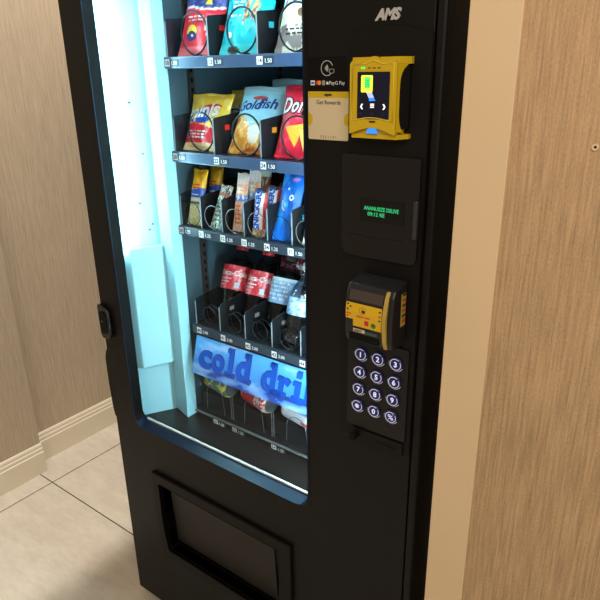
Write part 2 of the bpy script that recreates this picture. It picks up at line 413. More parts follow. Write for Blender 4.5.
for x, pc in ((.1805, None), (.322, REDPR), (.473, ORANGEPR), (.625, TEALPR)): divider(x, z2, .088, pc, s2, clear=pc is None)
for x in (.268, .42, .572): spiral(x, z2, .048, WIRE_D, .0024, s2)
s3, z3 = shelf(1.270, RAILDARK, .025)
for i, x in enumerate((.190, .265, .343, .416, .490, .563)): price_tag(x, 1.270, str(30+i), '1.25' if i < 5 else '1.50', s3)
for i in range(7): divider(.1815+.0755*i, z3, .085, None if i < 5 else TEALPR, s3, clear=i == 0)
for i in range(6): spiral(.2195+.0755*i, z3, .031, WIRE_L if i not in (0, 4) else WIRE_D, .0010, s3, ys=(.1685,), adv=.006)
s4, z4 = shelf(.984, RAILDARK, .025, xl=.200)
for i, x in enumerate((.228, .321, .412, .502, .593)): price_tag(x, .984, str(40+i), '2.00', s4)
for i in range(5): divider(.208+.093*i, z4, .076, GREYIC if i in (1, 2, 3) else None, s4, clear=i == 0)
for i in range(4): spiral(.2545+.093*i, z4, .028, WIRE_D, .0012, s4, ys=(.168, .185), adv=.010)
s5, z5 = shelf(.7055, RAILLOW, .003, lip=.0445)
for x, n in ((.267, '50'), (.343, '52'), (.490, '54')): price_tag(x, .6968, n, '1.25', s5, y=.1545, hh=.0062)
for x in (.322, .329, .474, .481, .630):
    MB().box(x-.0007, x+.0007, .1672, .1692, z5+.0005, z5+.080).build('divider', RAILLOW, s5)
for cx in (.255, .405, .558):
    m = MB(); pts = []
    for k in range(15):
        a = pi*k/14; pts.append((cx+.034*cos(a), .1705-.002*cos(a), z5+.055+.034*sin(a)))
    pts = [(cx+.040, .168, z5+.002)]+pts+[(cx-.038, .174, z5+.002)]
    m.tube(pts, .0010); 
    m.build('spiral', WIRE_L, s5)

# ---- the cold drinks sign under the bottle shelf
def sign_pt(a, b, d):       # a along X from .212, b up from the lower edge (0..0.104)
    return (.212+a, .128+b*.30-d, .858+b)
def skycol(x, z):
    t = z/.106
    c = Vector(rgb(50, 122, 210)).lerp(Vector(rgb(84, 168, 236)), min(1, t*1.1))
    n = noise.fractal(Vector((x*9, z*26, 3.1)), 1., 2., 4)
    ridge = .030+.016*noise.noise(Vector((x*14, 0, 7)))+.010*noise.noise(Vector((x*40, 0, 2)))
    if z < ridge:
        c = Vector(rgb(56, 106, 196)).lerp(Vector(rgb(150, 196, 236)), max(0, min(.8, .22+n*1.2)))
        if n < -.15: c = Vector(rgb(38, 66, 150))
    elif n > .25: c = c.lerp(Vector(rgb(170, 205, 245)), min(.7, (n-.25)*2))
    return tuple(c)
m = MB(); NX, NZ = 150, 28; vs = []; cols = []
for j in range(NZ+1):
    for i in range(NX+1):
        a = .580*i/NX; b = .106*j/NZ; vs.append(sign_pt(a, b, 0)); cols.append(skycol(a, b))
m.add(vs, [(j*(NX+1)+i, j*(NX+1)+i+1, (j+1)*(NX+1)+i+1, (j+1)*(NX+1)+i) for j in range(NZ) for i in range(NX)])
nv = len(m.v)
m.prism([(0, 0), (.58, 0), (.58, .106), (0, .106)], sign_pt, -.003, -.0006, 0)
def letter(mm, ch, a0, a1, b0, b1, slot, dd):
    """one glyph of heavy slab lettering, fitted to its box on the sign"""
    q = MB(); q.text(ch, 1, lambda a, b, d: (a, b, d), 0, bold=.035, d1=1)
    xs = [v[0] for v in q.v]; ys = [v[1] for v in q.v]
    fx = lambda a: a0+(a-min(xs))/(max(xs)-min(xs))*(a1-a0); fy = lambda b: b0+(b-min(ys))/(max(ys)-min(ys))*(b1-b0)
    mm.add([sign_pt(fx(v[0]), fy(v[1]), dd+.0008*v[2]) for v in q.v], q.f, slot)
def slab(mm, a0, a1, b0, b1, slot, dd):
    mm.prism([(a0, b0), (a1, b0), (a1, b1), (a0, b1)], sign_pt, dd, dd+.0008, slot)
B0, XH, AH, SF = .022, .072, .098, .011
for dx, dz, dd, slot in ((.0022, .0030, .0006, 2), (0, 0, .0016, 1)):
    o_ = lambda a: a+dx
    for ch, a0, a1 in (('c', .020, .069), ('o', .071, .118), ('n', .397, .446), ('s', .515, .558)):
        letter(m, ch, a0+dx, a1+dx, B0+dz, XH+dz, slot, dd)
    for ch, a0, a1 in (('d', .162, .211), ('d', .253, .299), ('k', .454, .508)):
        letter(m, ch, a0+dx, a1+dx, B0+dz, AH+dz, slot, dd)
    letter(m, 'r', .312+dx, .349+dx, B0+dz, XH+dz, slot, dd)
    slab(m, .133+dx, .149+dx, B0+dz, AH+dz, slot, dd); slab(m, .364+dx, .380+dx, B0+dz, XH+dz, slot, dd); slab(m, .364+dx, .380+dx, XH+.010+dz, AH+dz, slot, dd)
    for a0, a1, b in ((.122, .160, B0), (.126, .140, AH-SF), (.198, .219, B0), (.188, .204, AH-SF), (.287, .307, B0), (.277, .293, AH-SF), (.306, .337, B0), (.306, .320, XH-SF), (.354, .391, B0), (.356, .370, XH-SF), (.392, .414, B0), (.428, .451, B0)):
        slab(m, a0+dx, a1+dx, b+dz, b+SF+dz, slot, dd)
SIGN = m.build('drinks_sign', [PRINT, TXTBLUE, TXTNAVY], VM, cols=cols+[rgb(50, 90, 170)]*(len(m.v)-nv))
SIGN['label'] = 'blue sky and snow sign reading cold drinks'

# ---- control column
cp = MB()
top = [(.823+(.955-.823)*t, 1.727+.010*sin(pi*t)) for t in [i/12 for i in range(13)]]
cp.curve2d([[(.809, .955), (.9710, .955), (.9710, 1.724)]+top[::-1]+[(.8225, 1.724), (.8225, 1.546), (.809, 1.538)]], XZ(0), .0002, .004, 0)
CP = cp.build('control_panel', BLACK2, VM, bevel=.0015)
cp2 = MB(); cp2.curve2d([rrect(.813, .9665, 1.350, 1.533, (.02, .012, .004, .004))], XZ(-.004), 0, .008)
cp2.curve2d([[(.828+.112*t, 1.385-.018*sin(pi*t)) for t in [i/14 for i in range(15)]]+[(.940-.112*t, 1.392-.004*sin(pi*t)) for t in [i/14 for i in range(15)]]], XZ(-.012), 0, .0012)  # raised crescent standing in for the curved highlight on the display cover
DP = cp2.build('display_bezel', mat('smoked_display_cover', rgb(26, 22, 21), .35, spec=.35), VM, bevel=.002)
MB().box(.8525, .9405, -.0132, -.0121, 1.418, 1.457).build('display_window', mat('black_glass', rgb(20, 19, 18), .25, spec=.35), DP)
vf = MB()
vf.text('ANANUSIZE DELIVE', .0098, at(.8615, -.0134, 1.4385), d1=.0004, bold=.0001, spacing=1.0, sx=.80)
vf.text('09:12 RE', .0098, at(.8690, -.0134, 1.4285), d1=.0004, bold=.0001, spacing=1.0, sx=.98)
VF = vf.build('display_characters', E_VFD, DP); VF['label'] = 'two lines of glowing green dot characters'
MB().box(.9615, .9690, -.022, -.0122, 1.399, 1.465, bev=.002).build('pull_tab', STEEL, VM)

# logo
lg = MB(); lg.text('AMS', .0225, at(.8895, -.0001, 1.7455), d1=.0025, bold=.0011, shear=.28, align='CENTER', spacing=.95)
lg.build('logo_letters', SILVER, VM)

# payment stickers left of the reader
st = MB(); F = XZ(0)
st.curve2d([rrect(.7315, .812, 1.6375, 1.693, (.001, .001, .003, .003))], F, .0001, .0006, 0)
Fs = XZ(-.0006); cx, cz = .7725, 1.6745
st.ring(cx, cz, .0118, .0126, Fs, 0, .0003, 1, 28, radians(20), radians(330))
for r in (.0025, .005, .0075): st.ring(cx-.006, cz, r, r+.0010, Fs, 0, .0003, 1, 10, radians(-42), radians(42))
st.curve2d([rrect(cx+.004, cx+.0155, cz-.0085, cz-.001, (.003,)*4)], Fs, 0, .0003, 2)
st.curve2d([rrect(cx+.006, cx+.0145, cz-.0075, cz-.002, (.0025,)*4)], Fs, .0003, .0005, 0)
st.box(.7375, .7465, -.0009, -.0006, 1.6465, 1.6545, 1); st.box(.7385, .7455, -.0011, -.0009, 1.6485, 1.6520, 6)
st.disc(.7520, 1.6505, .0038, Fs, 0, .0003, 3); st.disc(.7565, 1.6505, .0038, Fs, .0001, .0004, 4)
st.box(.7625, .7685, -.0009, -.0006, 1.6465, 1.6545, 2)
st.disc(.7735, 1.650, .0026, Fs, 0, .0003, 1, 12); st.text('Pay', .0088, at(.7768, -.0006, 1.6475), 1, d1=.0003)
st.text('G Pay', .0085, at(.7895, -.0006, 1.6475), 1, d1=.0003)
PS = st.build('payment_sticker', [DEEP, WHITEPR, GREYIC, REDPR, ORANGEPR, DEEP, BLUEPR], VM)
PS['label'] = 'black contactless payment sticker with white wave symbol'
rs = MB()
rs.curve2d([rrect(.7315, .818, 1.553, 1.636, (.003, .003, .001, .001))], F, .0001, .0006, 0)
rs.curve2d([rrect(.7315, .818, 1.6255, 1.636, (0, 0, .001, .001))], Fs, 0, .0002, 1)
rs.text('nayax', .0068, at(.7748, -.0008, 1.6288), 2, d1=.0002, align='CENTER', bold=.0004)
rs.text('Get Rewards', .0098, at(.7755, -.0006, 1.6145), 2, d1=.0002, align='CENTER', bold=.00012)
rs.text('7 2 5 1 1 7 1', .0070, at(.7755, -.0006, 1.5555), 2, d1=.0002, align='CENTER')
for x, a0, a1 in ((.7315, -90, 90), (.818, 90, 270)):
    rs.prism([(x+.0095*cos(radians(a0+(a1-a0)*k/12)), 1.5885+.0115*sin(radians(a0+(a1-a0)*k/12))) for k in range(13)], Fs, 0, .0002, 1)
RS = rs.build('rewards_sticker', [CREAM, YELLOW, DARKPR], VM)
RS['label'] = 'cream and yellow rewards sticker'

# yellow card reader
cr = MB()
cr.prism([(.848, -.004), (.939, -.004), (.939, -.010), (.930, -.026), (.930, -.034), (.850, -.034)], lambda a, b, d: (a, b, d), 1.580, 1.678, 0)
CR = cr.build('card_reader', mat('black_reader_body', rgb(12, 11, 11), .5, spec=.2), VM, bevel=.002)
# yellow shell: front plate with scooped lower edge and flared wings
fp = MB()
low = [(.846+.086*t, 1.5715+(.010*sin(pi*min(1, max(0, (t-.04)/.92))))) for t in [i/16 for i in range(17)]]
fp.curve2d([low+[(.932, 1.679), (.928, 1.685), (.900, 1.686)]+[(.890+.010*cos(a), 1.686+.005*sin(a)) for a in [pi*i/8 for i in range(9)]]+[(.850, 1.685), (.846, 1.680)]], XZ(-.034), 0, .008)
fp.prism([(.845, -.004), (.9415, -.004), (.9415, -.012), (.931, -.034), (.846, -.034)], lambda a, b, d: (a, b, d), 1.679, 1.690)
fp.prism([(.845, -.004), (.9415, -.004), (.9415, -.012), (.931, -.034), (.846, -.034)], lambda a, b, d: (a, b, d), 1.564, 1.5715)
fp.prism([(.848, -.006), (.930, -.006), (.930, -.033), (.848, -.033)], lambda a, b, d: (a, b, d), 1.5714, 1.586)
# flaring right-hand web between the top and bottom wings
web = []
for i in range(17):
    t = i/16; z = 1.576+(1.679-1.576)*t; k = (abs(2*t-1)**5)*(1. if t > .5 else .55)
    web.append((z, .007+.017*k))
vsw = []
for z, w_ in web: vsw += [(.9315, -.040, z), (.9315+.30*w_, -.040+w_, z), (.9285, -.034+w_*.9, z), (.9285, -.036, z)]
fp.add(vsw, [(i*4+q, i*4+(q+1) % 4, (i+1)*4+(q+1) % 4, (i+1)*4+q) for i in range(16) for q in range(4)])
fp.prism([(.846, -.004), (.8475, -.004), (.8475, -.034), (.846, -.034)], lambda a, b, d: (a, b, d), 1.576, 1.679)
FP = fp.build('reader_shell', YELLOW, CR, bevel=.0012); FP['label'] = 'yellow reader shell'
rim = MB(); rim.tube([(a, -.0425, b) for a, b in [(.851, 1.592), (.851, 1.679), (.876, 1.680), (.882, 1.683), (.890, 1.685), (.898, 1.683), (.904, 1.680), (.927, 1.680), (.927, 1.592)]+[(.927-.076*t, 1.592+.006*sin(pi*t)) for t in [i/10 for i in range(1, 10)]]], .0012, closed=True)
rim.build('raised_rim', mat('pale_yellow_rim', rgb(226, 196, 50), .35), FP)
sc = MB(); Fc = XZ(-.0425)
sc.curve2d([rrect(.8615, .9205, 1.596, 1.668, (.001,)*4)], Fc, 0, .0008, 0)
Fd = XZ(-.0433)
sc.curve2d([rrect(.8685, .8900, 1.637, 1.6630, (.002,)*4)], Fd, 0, .0002, 2)
sc.box(.8755, .8850, -.0437, -.0435, 1.6435, 1.6600, 3)
for i in range(3):
    for j in range(4): sc.box(.8768+.0026*i, .8784+.0026*i, -.0439, -.0437, 1.6455+.0028*j, 1.6472+.0028*j, 5)
sc.prism([(.8785, 1.637), (.889, 1.637), (.893, 1.629), (.884, 1.627)], Fd, 0, .0002, 4)
sc.prism([(.8835, 1.629), (.893, 1.6285), (.896, 1.6245), (.8845, 1.6235)], Fd, .0002, .0004, 6)
sc.text('‹', .016, at(.8675, -.0433, 1.6115), 1, d1=.0002, bold=.0006); sc.text('›', .016, at(.9095, -.0433, 1.6115), 1, d1=.0002, bold=.0006)
for k in range(3): sc.box(.8865, .8935, -.0435, -.0433, 1.6135+.0024*k, 1.6150+.0024*k, 1)
for x in (.869, .890, .9105): sc.ring(x, 1.6045, .0016, .0022, Fd, 0, .0002, 7, 12)
SCN = sc.build('touch_screen', [SCREENBG, E_WHITE, E_LIME, E_GREEN, E_LILAC, GREENPR, E_BLUE, STEEL], CR); SCN['label'] = 'dark lit screen with green reader picture'
MB().box(.8675, .8745, -.0428, -.0422, 1.6725, 1.6752, 0).build('status_light', E_GREEN, CR)
for x in (.880, .889, .898): MB().box(x, x+.005, -.0426, -.0422, 1.6730, 1.6745, 0).build('status_light', DARKPR, CR)
ld = MB()
ld.text('nayax', .0050, at(.890, -.0422, 1.5905), 1, d1=.0003, align='CENTER', bold=.0003)
ld.build('reader_lettering', [E_GREEN, DARKPR], CR)
bl = MB(); bl.prism([(.8875+.010*cos(a), 1.5725+.0105*max(0, sin(a))) for a in [pi*i/14 for i in range(15)]], XZ(-.036), 0, .003)
bl.build('tap_light', E_BLUE, CR)

# bill / coin validator
bv = MB()
prof = [(-.008, 1.196), (-.058, 1.201), (-.062, 1.215), (-.064, 1.262), (-.058, 1.300), (-.052, 1.311), (-.016, 1.320), (-.008, 1.320)]
bv.prism(prof, lambda a, b, d: (d, a, b), .856, .9525)
BV = bv.build('bill_validator', mat('black_validator_plastic', rgb(33, 31, 33), .38, spec=.4), VM, bevel=.003)
def vy(z):
    P = [(1.201, -.058), (1.215, -.062), (1.262, -.064), (1.300, -.058), (1.311, -.052)]
    for (a, ya), (b, yb) in zip(P, P[1:]):
        if z <= b: return ya+(yb-ya)*(z-a)/(b-a)
    return -.05
FV = lambda a, b, d: (a, vy(b)-.0004-d, b)
w_ = MB(); w_.add([FV(a, b, .0006) for a, b in ((.8635, 1.2835), (.9325, 1.2835), (.9325, 1.3025), (.8635, 1.3025))], [(0, 1, 2, 3)])
w_.build('validator_window', mat('smoked_window', rgb(74, 64, 60), .2), BV)
lb = MB()
def vpoly(pts, slot, d):
    # split long polygons at the profile breaks so that they follow the curved front
    lb.curve2d([pts], FV, d, d+.0003, slot)
for za, zb, x0 in ((1.2345, 1.2475, .874), (1.2475, 1.262, .8585), (1.262, 1.2785, .8585)):
    lb.add([FV(a, b, .0006) for a, b in ((x0, za), (.9325, za), (.9325, zb), (x0, zb))], [(0, 1, 2, 3)], 0)
FL = lambda a, b, d: (a, vy(b)-.0010-d, b)
lb.ring(.893, 1.2665, .0058, .0064, FL, .0, .0002, 1, 22); 
for r in (.0016, .0030, .0044): lb.ring(.890, 1.2665, r, r+.0006, FL, 0, .0002, 1, 8, -.8, .8)
lb.curve2d([rrect(.892, .899, 1.263, 1.2675, (.001,)*4)], FL, 0, .0002, 1)
lb.text('CREDIT CARD', .0045, lambda a, b, d: FL(.881+a, 1.2535+b, d), 2, d1=.0002, bold=.0002)
for k in range(3): lb.box(.885, .893, FL(0, 1.24, 0)[1]-.0002, FL(0, 1.24, 0)[1], 1.2405+.0032*k, 1.2418+.0032*k, 3)
lb.curve2d([rrect(.898, .9065, 1.2400, 1.2495, (.001,)*4)], FL, 0, .0002, 2)
lb.disc(.9165, 1.2430, .0050, FL, 0, .0002, 4, 14)
for x, z, s in ((.8605, 1.2735, 1), (.8660, 1.2695, 1), (.8605, 1.2640, 1), (.8605, 1.2565, 2), (.8660, 1.2560, 2), (.8605, 1.2510, 2), (.9265, 1.270, 1), (.9265, 1.262, 2), (.9265, 1.254, 1)):
    lb.curve2d([rrect(x, x+.004, z, z+.003, (.0004,)*4)], FL, 0, .0002, s)
LB = lb.build('card_label', [mat('amber_label', rgb(220, 176, 26), .45), DARKPR, REDPR, ORANGEPR, GREENPR], BV, recalc=True); LB['label'] = 'yellow card instruction label'
cl = MB(); cl.box(.8745, .8985, -.0640, -.0625, 1.2235, 1.2295, 0); cl.box(.8995, .9245, -.0640, -.0625, 1.2225, 1.2285, 1)
cl.text('CREDIT', .0052, lambda a, b, d: (.8755+a, -.0641-d, 1.2246+b), 2, d1=.0002, bold=.0002)
cl.build('validator_strip', [CREAM, mat('dull_teal', rgb(50, 80, 78), .5), DARKPR], BV)
MB().box(.866, .928, -.0635, -.050, 1.2065, 1.2190).build('bill_slot', DEEP, BV)
yb = MB()
zz = [1.2005+i*(1.3095-1.2005)/14 for i in range(15)]; vs = []
for z in zz:
    y = vy(z)-.002-.006*sin(pi*(z-1.2)/.110)
    vs += [(.9365, y, z), (.9435, y+.002, z), (.9435, -.045, z), (.9365, -.045, z)]
yb.add(vs, [(i*4+q, i*4+(q+1) % 4, (i+1)*4+(q+1) % 4, (i+1)*4+q) for i in range(14) for q in range(4)]+[(3, 2, 1, 0), (56, 57, 58, 59)])
YB = yb.build('yellow_guard', YELLOW_D, BV, bevel=.001); YB['label'] = 'worn yellow side guard strip'
sd = MB(); sd.box(.9525, .9532, -.030, -.014, 1.238, 1.300, 0)
for k in range(6): sd.box(.9532, .9535, -.027, -.015, 1.246+.010*k, 1.250+.010*k, 1 if k % 2 else 2)
sd.build('side_label', [YELLOW_D, DARKPR, REDPR], BV)

# keypad
kp = MB(); kp.curve2d([rrect(.829, .962, .985, 1.184, (.006,)*4)], XZ(-.004), 0, .004)
KP = kp.build('keypad', mat('black_keypad_plate', rgb(20, 19, 19), .4, spec=.3), VM, bevel=.001)
for r in range(4):
    for q in range(3):
        ch = '123456789*0%'[r*3+q]
        x = .8555+.0385*q-.0022*(r); z = 1.1455-.0388*r
        x = .8605+.0383*q-.0018*r; z += .0055
        k = MB(); Fk = XZ(-.008)
        k.lathe([(.0142, 0), (.0142, .003), (.0128, .0042)], lambda a, b, h, x=x, z=z: (x+a, -.008-h, z+b), 20, 0)
        Fr = XZ(-.0122)
        k.ring(x, z, .0104, .0118, XZ(-.0119), 0, .0006, 1, 24, radians(55), radians(395))
        k.ring(x, z, .0143, .0152, XZ(-.008), 0, .0018, 1, 22, radians(170), radians(330))
        if ch == '%':
            k.ring(x-.003, z+.003, .0016, .0030, Fr, 0, .0004, 2, 10); k.ring(x+.003, z-.003, .0016, .0030, Fr, 0, .0004, 2, 10)
            k.prism([(x-.005, z-.0055), (x-.0035, z-.0055), (x+.005, z+.0055), (x+.0035, z+.0055)], Fr, 0, .0004, 2)
        else:
            k.text(ch, .0150 if ch != '*' else .022, at(x, -.0122, z-(.0053 if ch != '*' else .0110)), 2, d1=.0004, align='CENTER', bold=.0004)
        k.build('key', [KEYCAP, E_KEY, E_DIGIT], KP)

# coin return under the keypad
cn = MB(); cn.curve2d([rrect(.842, .958, .945, .980, (.010, .010, .002, .002))], XZ(-.004), 0, .005)
CN = cn.build('coin_return', BLACK2, VM, bevel=.0015)
MB().box(.900, .946, -.0094, -.009, .962, .966).build('slot', DEEP, CN)
MB().lathe([(.008, 0), (.008, .016), (.006, .019)], lambda a, b, h: (.852+a, -.009-h, .966+b), 14).build('knob', DEEP, CN)

# delivery bezel and flap
OUT = [(.149, .568), (.149, .40), (.153, .34), (.169, .258), (.648, .258), (.664, .34), (.670, .40), (.670, .568)]
db = MB().curve2d([OUT, HOLE], XZ(0), .0002, .011)
n = len(HOLE); db.add([(a, -.011, b) for a, b in HOLE]+[(a, .033, b) for a, b in HOLE], [(i, (i+1) % n, n+(i+1) % n, n+i) for i in range(n)], 0)
DB = db.build('delivery_bezel', BLACK2, VM, bevel=.003)
fl = MB()
fl.prism([(.012, .530), (.020, .530), (.032, .316), (.024, .316)], lambda a, b, d: (d, a, b), .202, .619)
for x in (.600, .611): fl.prism([(.006, .530), (.012, .530), (.024, .316), (.014, .316)], lambda a, b, d: (d, a, b), x, x+.004)
FLP = fl.build('delivery_flap', mat('brown_black_flap', rgb(38, 33, 30), .45, spec=.3), VM, bevel=.001)
MB().box(.165, .63, .034, .20, .29, .54).build('delivery_bin', DEEP, VM)

# lock latch on the left edge and the hinge further down
lt = MB(); lt.prism([(.000, 1.064), (.006, 1.069), (.040, 1.058), (.047, 1.046), (.047, .982), (.040, .970), (.012, .964), (.002, .975)], XZ(0), .0002, .014)
LT = lt.build('lock_handle', mat('black_lock_plastic', rgb(20, 19, 19), .3, spec=.5), VM, bevel=.004)
q = MB(); q.curve2d([rrect(.010, .036, .985, 1.050, (.008,)*4)], XZ(-.0142), 0, .003, 0); q.disc(.023, 1.022, .004, XZ(-.0172), 0, .0015, 1, 12)
q.build('lock_cylinder', [DEEP, STEEL], LT, bevel=.001)
hg = MB(); hg.prism([(-.0005, .695), (-.0005, .925), (-.008, .915), (-.016, .890), (-.016, .80), (-.012, .73), (-.007, .70)], lambda a, b, d: (a, d, b), .001, .012)
hg.build('hinge', BLACK, VM, bevel=.002)

# ------------------------------------------------------------------ packaged snacks
def bag(name, w, h, t, colfn, decals=(), nu=36, nv=44, seed=0, mats=(), crimp=.05):
    """pillow bag standing on z=0, front to -Y; colfn(u,v)->rgb; decals: (fn(mb, S)) adding printed letters"""
    def S(u, v, side=-1, d=0.):
        vv = min(1, max(0, (v-crimp)/(1-2*crimp)))
        prof = max(0, sin(pi*vv))**.55
        e = 1-abs(2*u-1)**3.2
        dep = t/2*prof*e
        wr = noise.fractal(Vector((u*5+seed, v*6, seed*1.7)), 1., 2., 3)*.0035*(prof*.8+.25)*(1 if side < 0 else .5)
        neck = 1-.07*prof*(1-0)
        x = (u-.5)*w*neck
        z = v*h+.0015*sin(u*9+seed)*(1 if v > .9 else 0)
        return (x, side*(dep+.0008+d)+wr*(side*-1 if side < 0 else 0)*-1*0+(-wr if side < 0 else wr)*e, z)
    m = MB(); cols = []
    for side in (-1, 1):
        vs = []
        for j in range(nv+1):
            for i in range(nu+1):
                u, v = i/nu, j/nv
                vs.append(S(u, v, side)); cols.append(tuple(colfn(u, v) if side < 0 else colfn(1-u, v)))
        m.add(vs, [(j*(nu+1)+i, j*(nu+1)+i+1, (j+1)*(nu+1)+i+1, (j+1)*(nu+1)+i) for j in range(nv) for i in range(nu)], 0, True)
    # sew the side edges
    L = (nu+1)*(nv+1)
    fs = []
    for j in range(nv):
        for i in (0, nu): a = j*(nu+1)+i; b = (j+1)*(nu+1)+i; fs.append((a, b, L+b, L+a))
    for i in range(nu):
        for j in (0, nv): a = j*(nu+1)+i; fs.append((a, a+1, L+a+1, L+a))
    for f in fs: m.f.append(f); m.mi.append(0); m.smooth.append(True)
    for d in decals: d(m, S, w, h)
    cols += [(1, 1, 1)]*(len(m.v)-len(cols))
    o = m.build(name, [PRINT]+list(mats), cols=cols, origin=(0, 0, 0))
    return o
def T(txt, u, v, size, slot, bold=0., shear=0., rot=0., d=.0012, align='CENTER', sx=1., spacing=1.):
    def f(m, S, w, h):
        ca, sa = cos(rot), sin(rot)
        def fn(a, b, dd):
            a, b = a*ca-b*sa, a*sa+b*ca
            return S(u+a/w, v+b/h, -1, d+dd)
        m.text(txt, size, fn, slot, bold=bold, shear=shear, align=align, d1=.0003, sx=sx, spacing=spacing, sub=1)
    return f
def ell(u, v, ru, rv, slot, d=.0008, n=22, rot=0.):
    def f(m, S, w, h):
        vs = [S(u, v, -1, d)]
        for rr in (.5, 1.):
            for k in range(n):
                a = 2*pi*k/n; x, y = ru*rr*cos(a)*w, rv*rr*sin(a)*h
                x, y = x*cos(rot)-y*sin(rot), x*sin(rot)+y*cos(rot)
                vs.append(S(u+x/w, v+y/h, -1, d))
        fs = [(0, 1+k, 1+(k+1) % n) for k in range(n)]+[(1+k, 1+n+k, 1+n+(k+1) % n, 1+(k+1) % n) for k in range(n)]
        m.add(vs, fs, slot, True)
    return f
def poly(pts, slot, d=.001):
    def f(m, S, w, h):
        bm = bmesh.new(); vs = [bm.verts.new((a, b, 0)) for a, b in pts]; bm.faces.new(vs)
        bmesh.ops.triangulate(bm, faces=bm.faces[:]); bmesh.ops.subdivide_edges(bm, edges=bm.edges[:], cuts=3, use_grid_fill=True)
        m.bm(bm, slot, True, lambda c: S(c.x, c.y, -1, d)); bm.free()
    return f
def rows(u, v, wu, n, slot, hv=.022, gap=.05, vert=False):
    """short printed strokes standing for fine print"""
    def f(m, S, w, h):
        rr = random.Random(int(u*100+v*1000+n))
        for k in range(n):
            a = u-wu/2; vv = v-k*gap
            while a < u+wu/2-.03:
                L = rr.uniform(.05, .13); e = min(a+L, u+wu/2)
                pts = [(a, vv), (e, vv), (e, vv+hv), (a, vv+hv)]
                m.add([S(p[0], p[1], -1, .0012) for p in pts], [(0, 1, 2, 3)], slot); a = e+.03
    return f
def place(o, x, y, z, tilt=0., rz=0., ry=0.):
    o.location = (x, y, z); o.rotation_euler = (-radians(tilt), radians(ry), radians(rz)); return o
def nz(u, v, s, k=0): return noise.fractal(Vector((u*s+k, v*s, k*.7)), 1., 2., 3)
C_ = lambda *a: Vector(rgb(*a))
def crimpcol(c, v): return c*(.80+.2*(int(v*200) % 2)) if (v < .04 or v > .96) else c

# -- top shelf
def col_red(u, v):
    if v > .66+.03*sin(u*7): c = C_(52, 66, 128) if nz(u, v, 9, 1) < .12 else C_(96, 98, 160)
    else:
        c = C_(222, 42, 60)
        if v < .13: c = C_(240, 120, 130)
        elif (u-.86)**2+(v-.36)**2 < .03 and nz(u, v, 7, 3) > -.1: c = C_(236, 220, 200)
    if .645 < v-.03*sin(u*7) < .68: c = C_(236, 232, 236)
    return crimpcol(c, v)
P_RED = [WHITEPR, mat('yellow_print', rgb(238, 206, 70), .45), TXTNAVY, REDPR]
b = bag('snack_bag', .136, .165, .045, col_red, [
    ell(.36, .33, .13, .09, 2), ell(.36, .26, .13, .07, 3, .0010), rows(.44, .52, .40, 2, 1),
    poly([(.60, .70), (.76, .70), (.68, .86)], 2)], seed=1, mats=P_RED)
place(b, .258, .197, z1+.001, 21, 5)
tag(b, 'red snack bag with navy top band on the top shelf', 'snack bag', 'snack bags on the top shelf')

def col_teal(u, v):
    c = C_(24, 178, 194)
    k = nz(u, v, 4.2, 5)
    if u > .50 and v > .28 and k > .02: c = C_(206, 168, 122) if nz(u, v, 22, 2) > -.18 else C_(92, 60, 44)
    if v < .12: c = C_(70, 196, 204)
    if (u-.30)**2*1.3+(v-.06)**2*9 < .02: c = C_(70, 62, 56)
    return crimpcol(c, v)
b = bag('snack_bag', .143, .172, .048, col_teal, [rows(.38, .64, .24, 2, 1, .035, .06), rows(.36, .46, .22, 1, 1), ell(.24, .24, .05, .035, 1)], seed=2, mats=[WHITEPR])
place(b, .402, .197, z1+.001, 21, 4)
tag(b, 'teal snack bag with tan cookie pieces on the top shelf', 'snack bag', 'snack bags on the top shelf')
def col_cream(u, v):
    c = C_(216, 214, 196)
    if v < .32 and nz(u, v, 5, 8) > -.05: c = C_(120, 112, 112)
    if .35 < v < .44 and u > .4 and nz(u, v, 9, 4) > 0: c = C_(150, 118, 84)
    if v > .9: c = C_(196, 190, 160)
    return crimpcol(c, v)
b = bag('snack_bag', .132, .168, .048, col_cream, [T('Amos', .52, .64, .060, 1, .0012, .35, .16, sx=.74), ell(.52, .46, .06, .05, 3), rows(.46, .25, .44, 2, 2)], seed=3,
        mats=[TXTBLUE, DARKPR, mat('cookie_print', rgb(120, 86, 54), .5)])
place(b, .565, .197, z1+.001, 21, 4)
tag(b, 'cream snack bag with blue script lettering on the top shelf', 'snack bag', 'snack bags on the top shelf')

# -- second shelf
def col_mini(u, v):
    c = C_(226, 196, 62)
    if nz(u, v, 6, 9) > .25: c = C_(236, 214, 110)
    wave = .40+.05*sin(u*4.2+.6)
    if v < wave+.035: c = C_(240, 222, 150)
    if v < wave: c = C_(214, 36, 52)
    if v < .12: c = C_(236, 206, 150)
    return crimpcol(c, v)
MM = [WHITEPR, TXTBLUE, REDPR, mat('dark_red_print', rgb(150, 20, 34), .45)]
dec = [ell(.46, .585, .36, .135, 2, .0008, rot=.16), T('minis', .45, .55, .050, 1, .0016, .25, .14, .0016), ell(.66, .74, .20, .045, 3, .0010, rot=.1), rows(.42, .44, .32, 1, 3), rows(.36, .30, .44, 3, 1)]
b = bag('snack_bag', .135, .150, .046, col_mini, dec, seed=4, mats=MM)
place(b, .250, .197, z2+.001, 23, 5)
tag(b, 'yellow and red snack bag at the front left of the second shelf', 'snack bag', 'snack bags on the second shelf')
b2 = b.copy(); COL.objects.link(b2); place(b2, .262, .345, z2+.001, 16, 3)
b2.location.z = z2+.001
tag(b2, 'yellow and red snack bag standing behind the front yellow one', 'snack bag', 'snack bags on the second shelf')
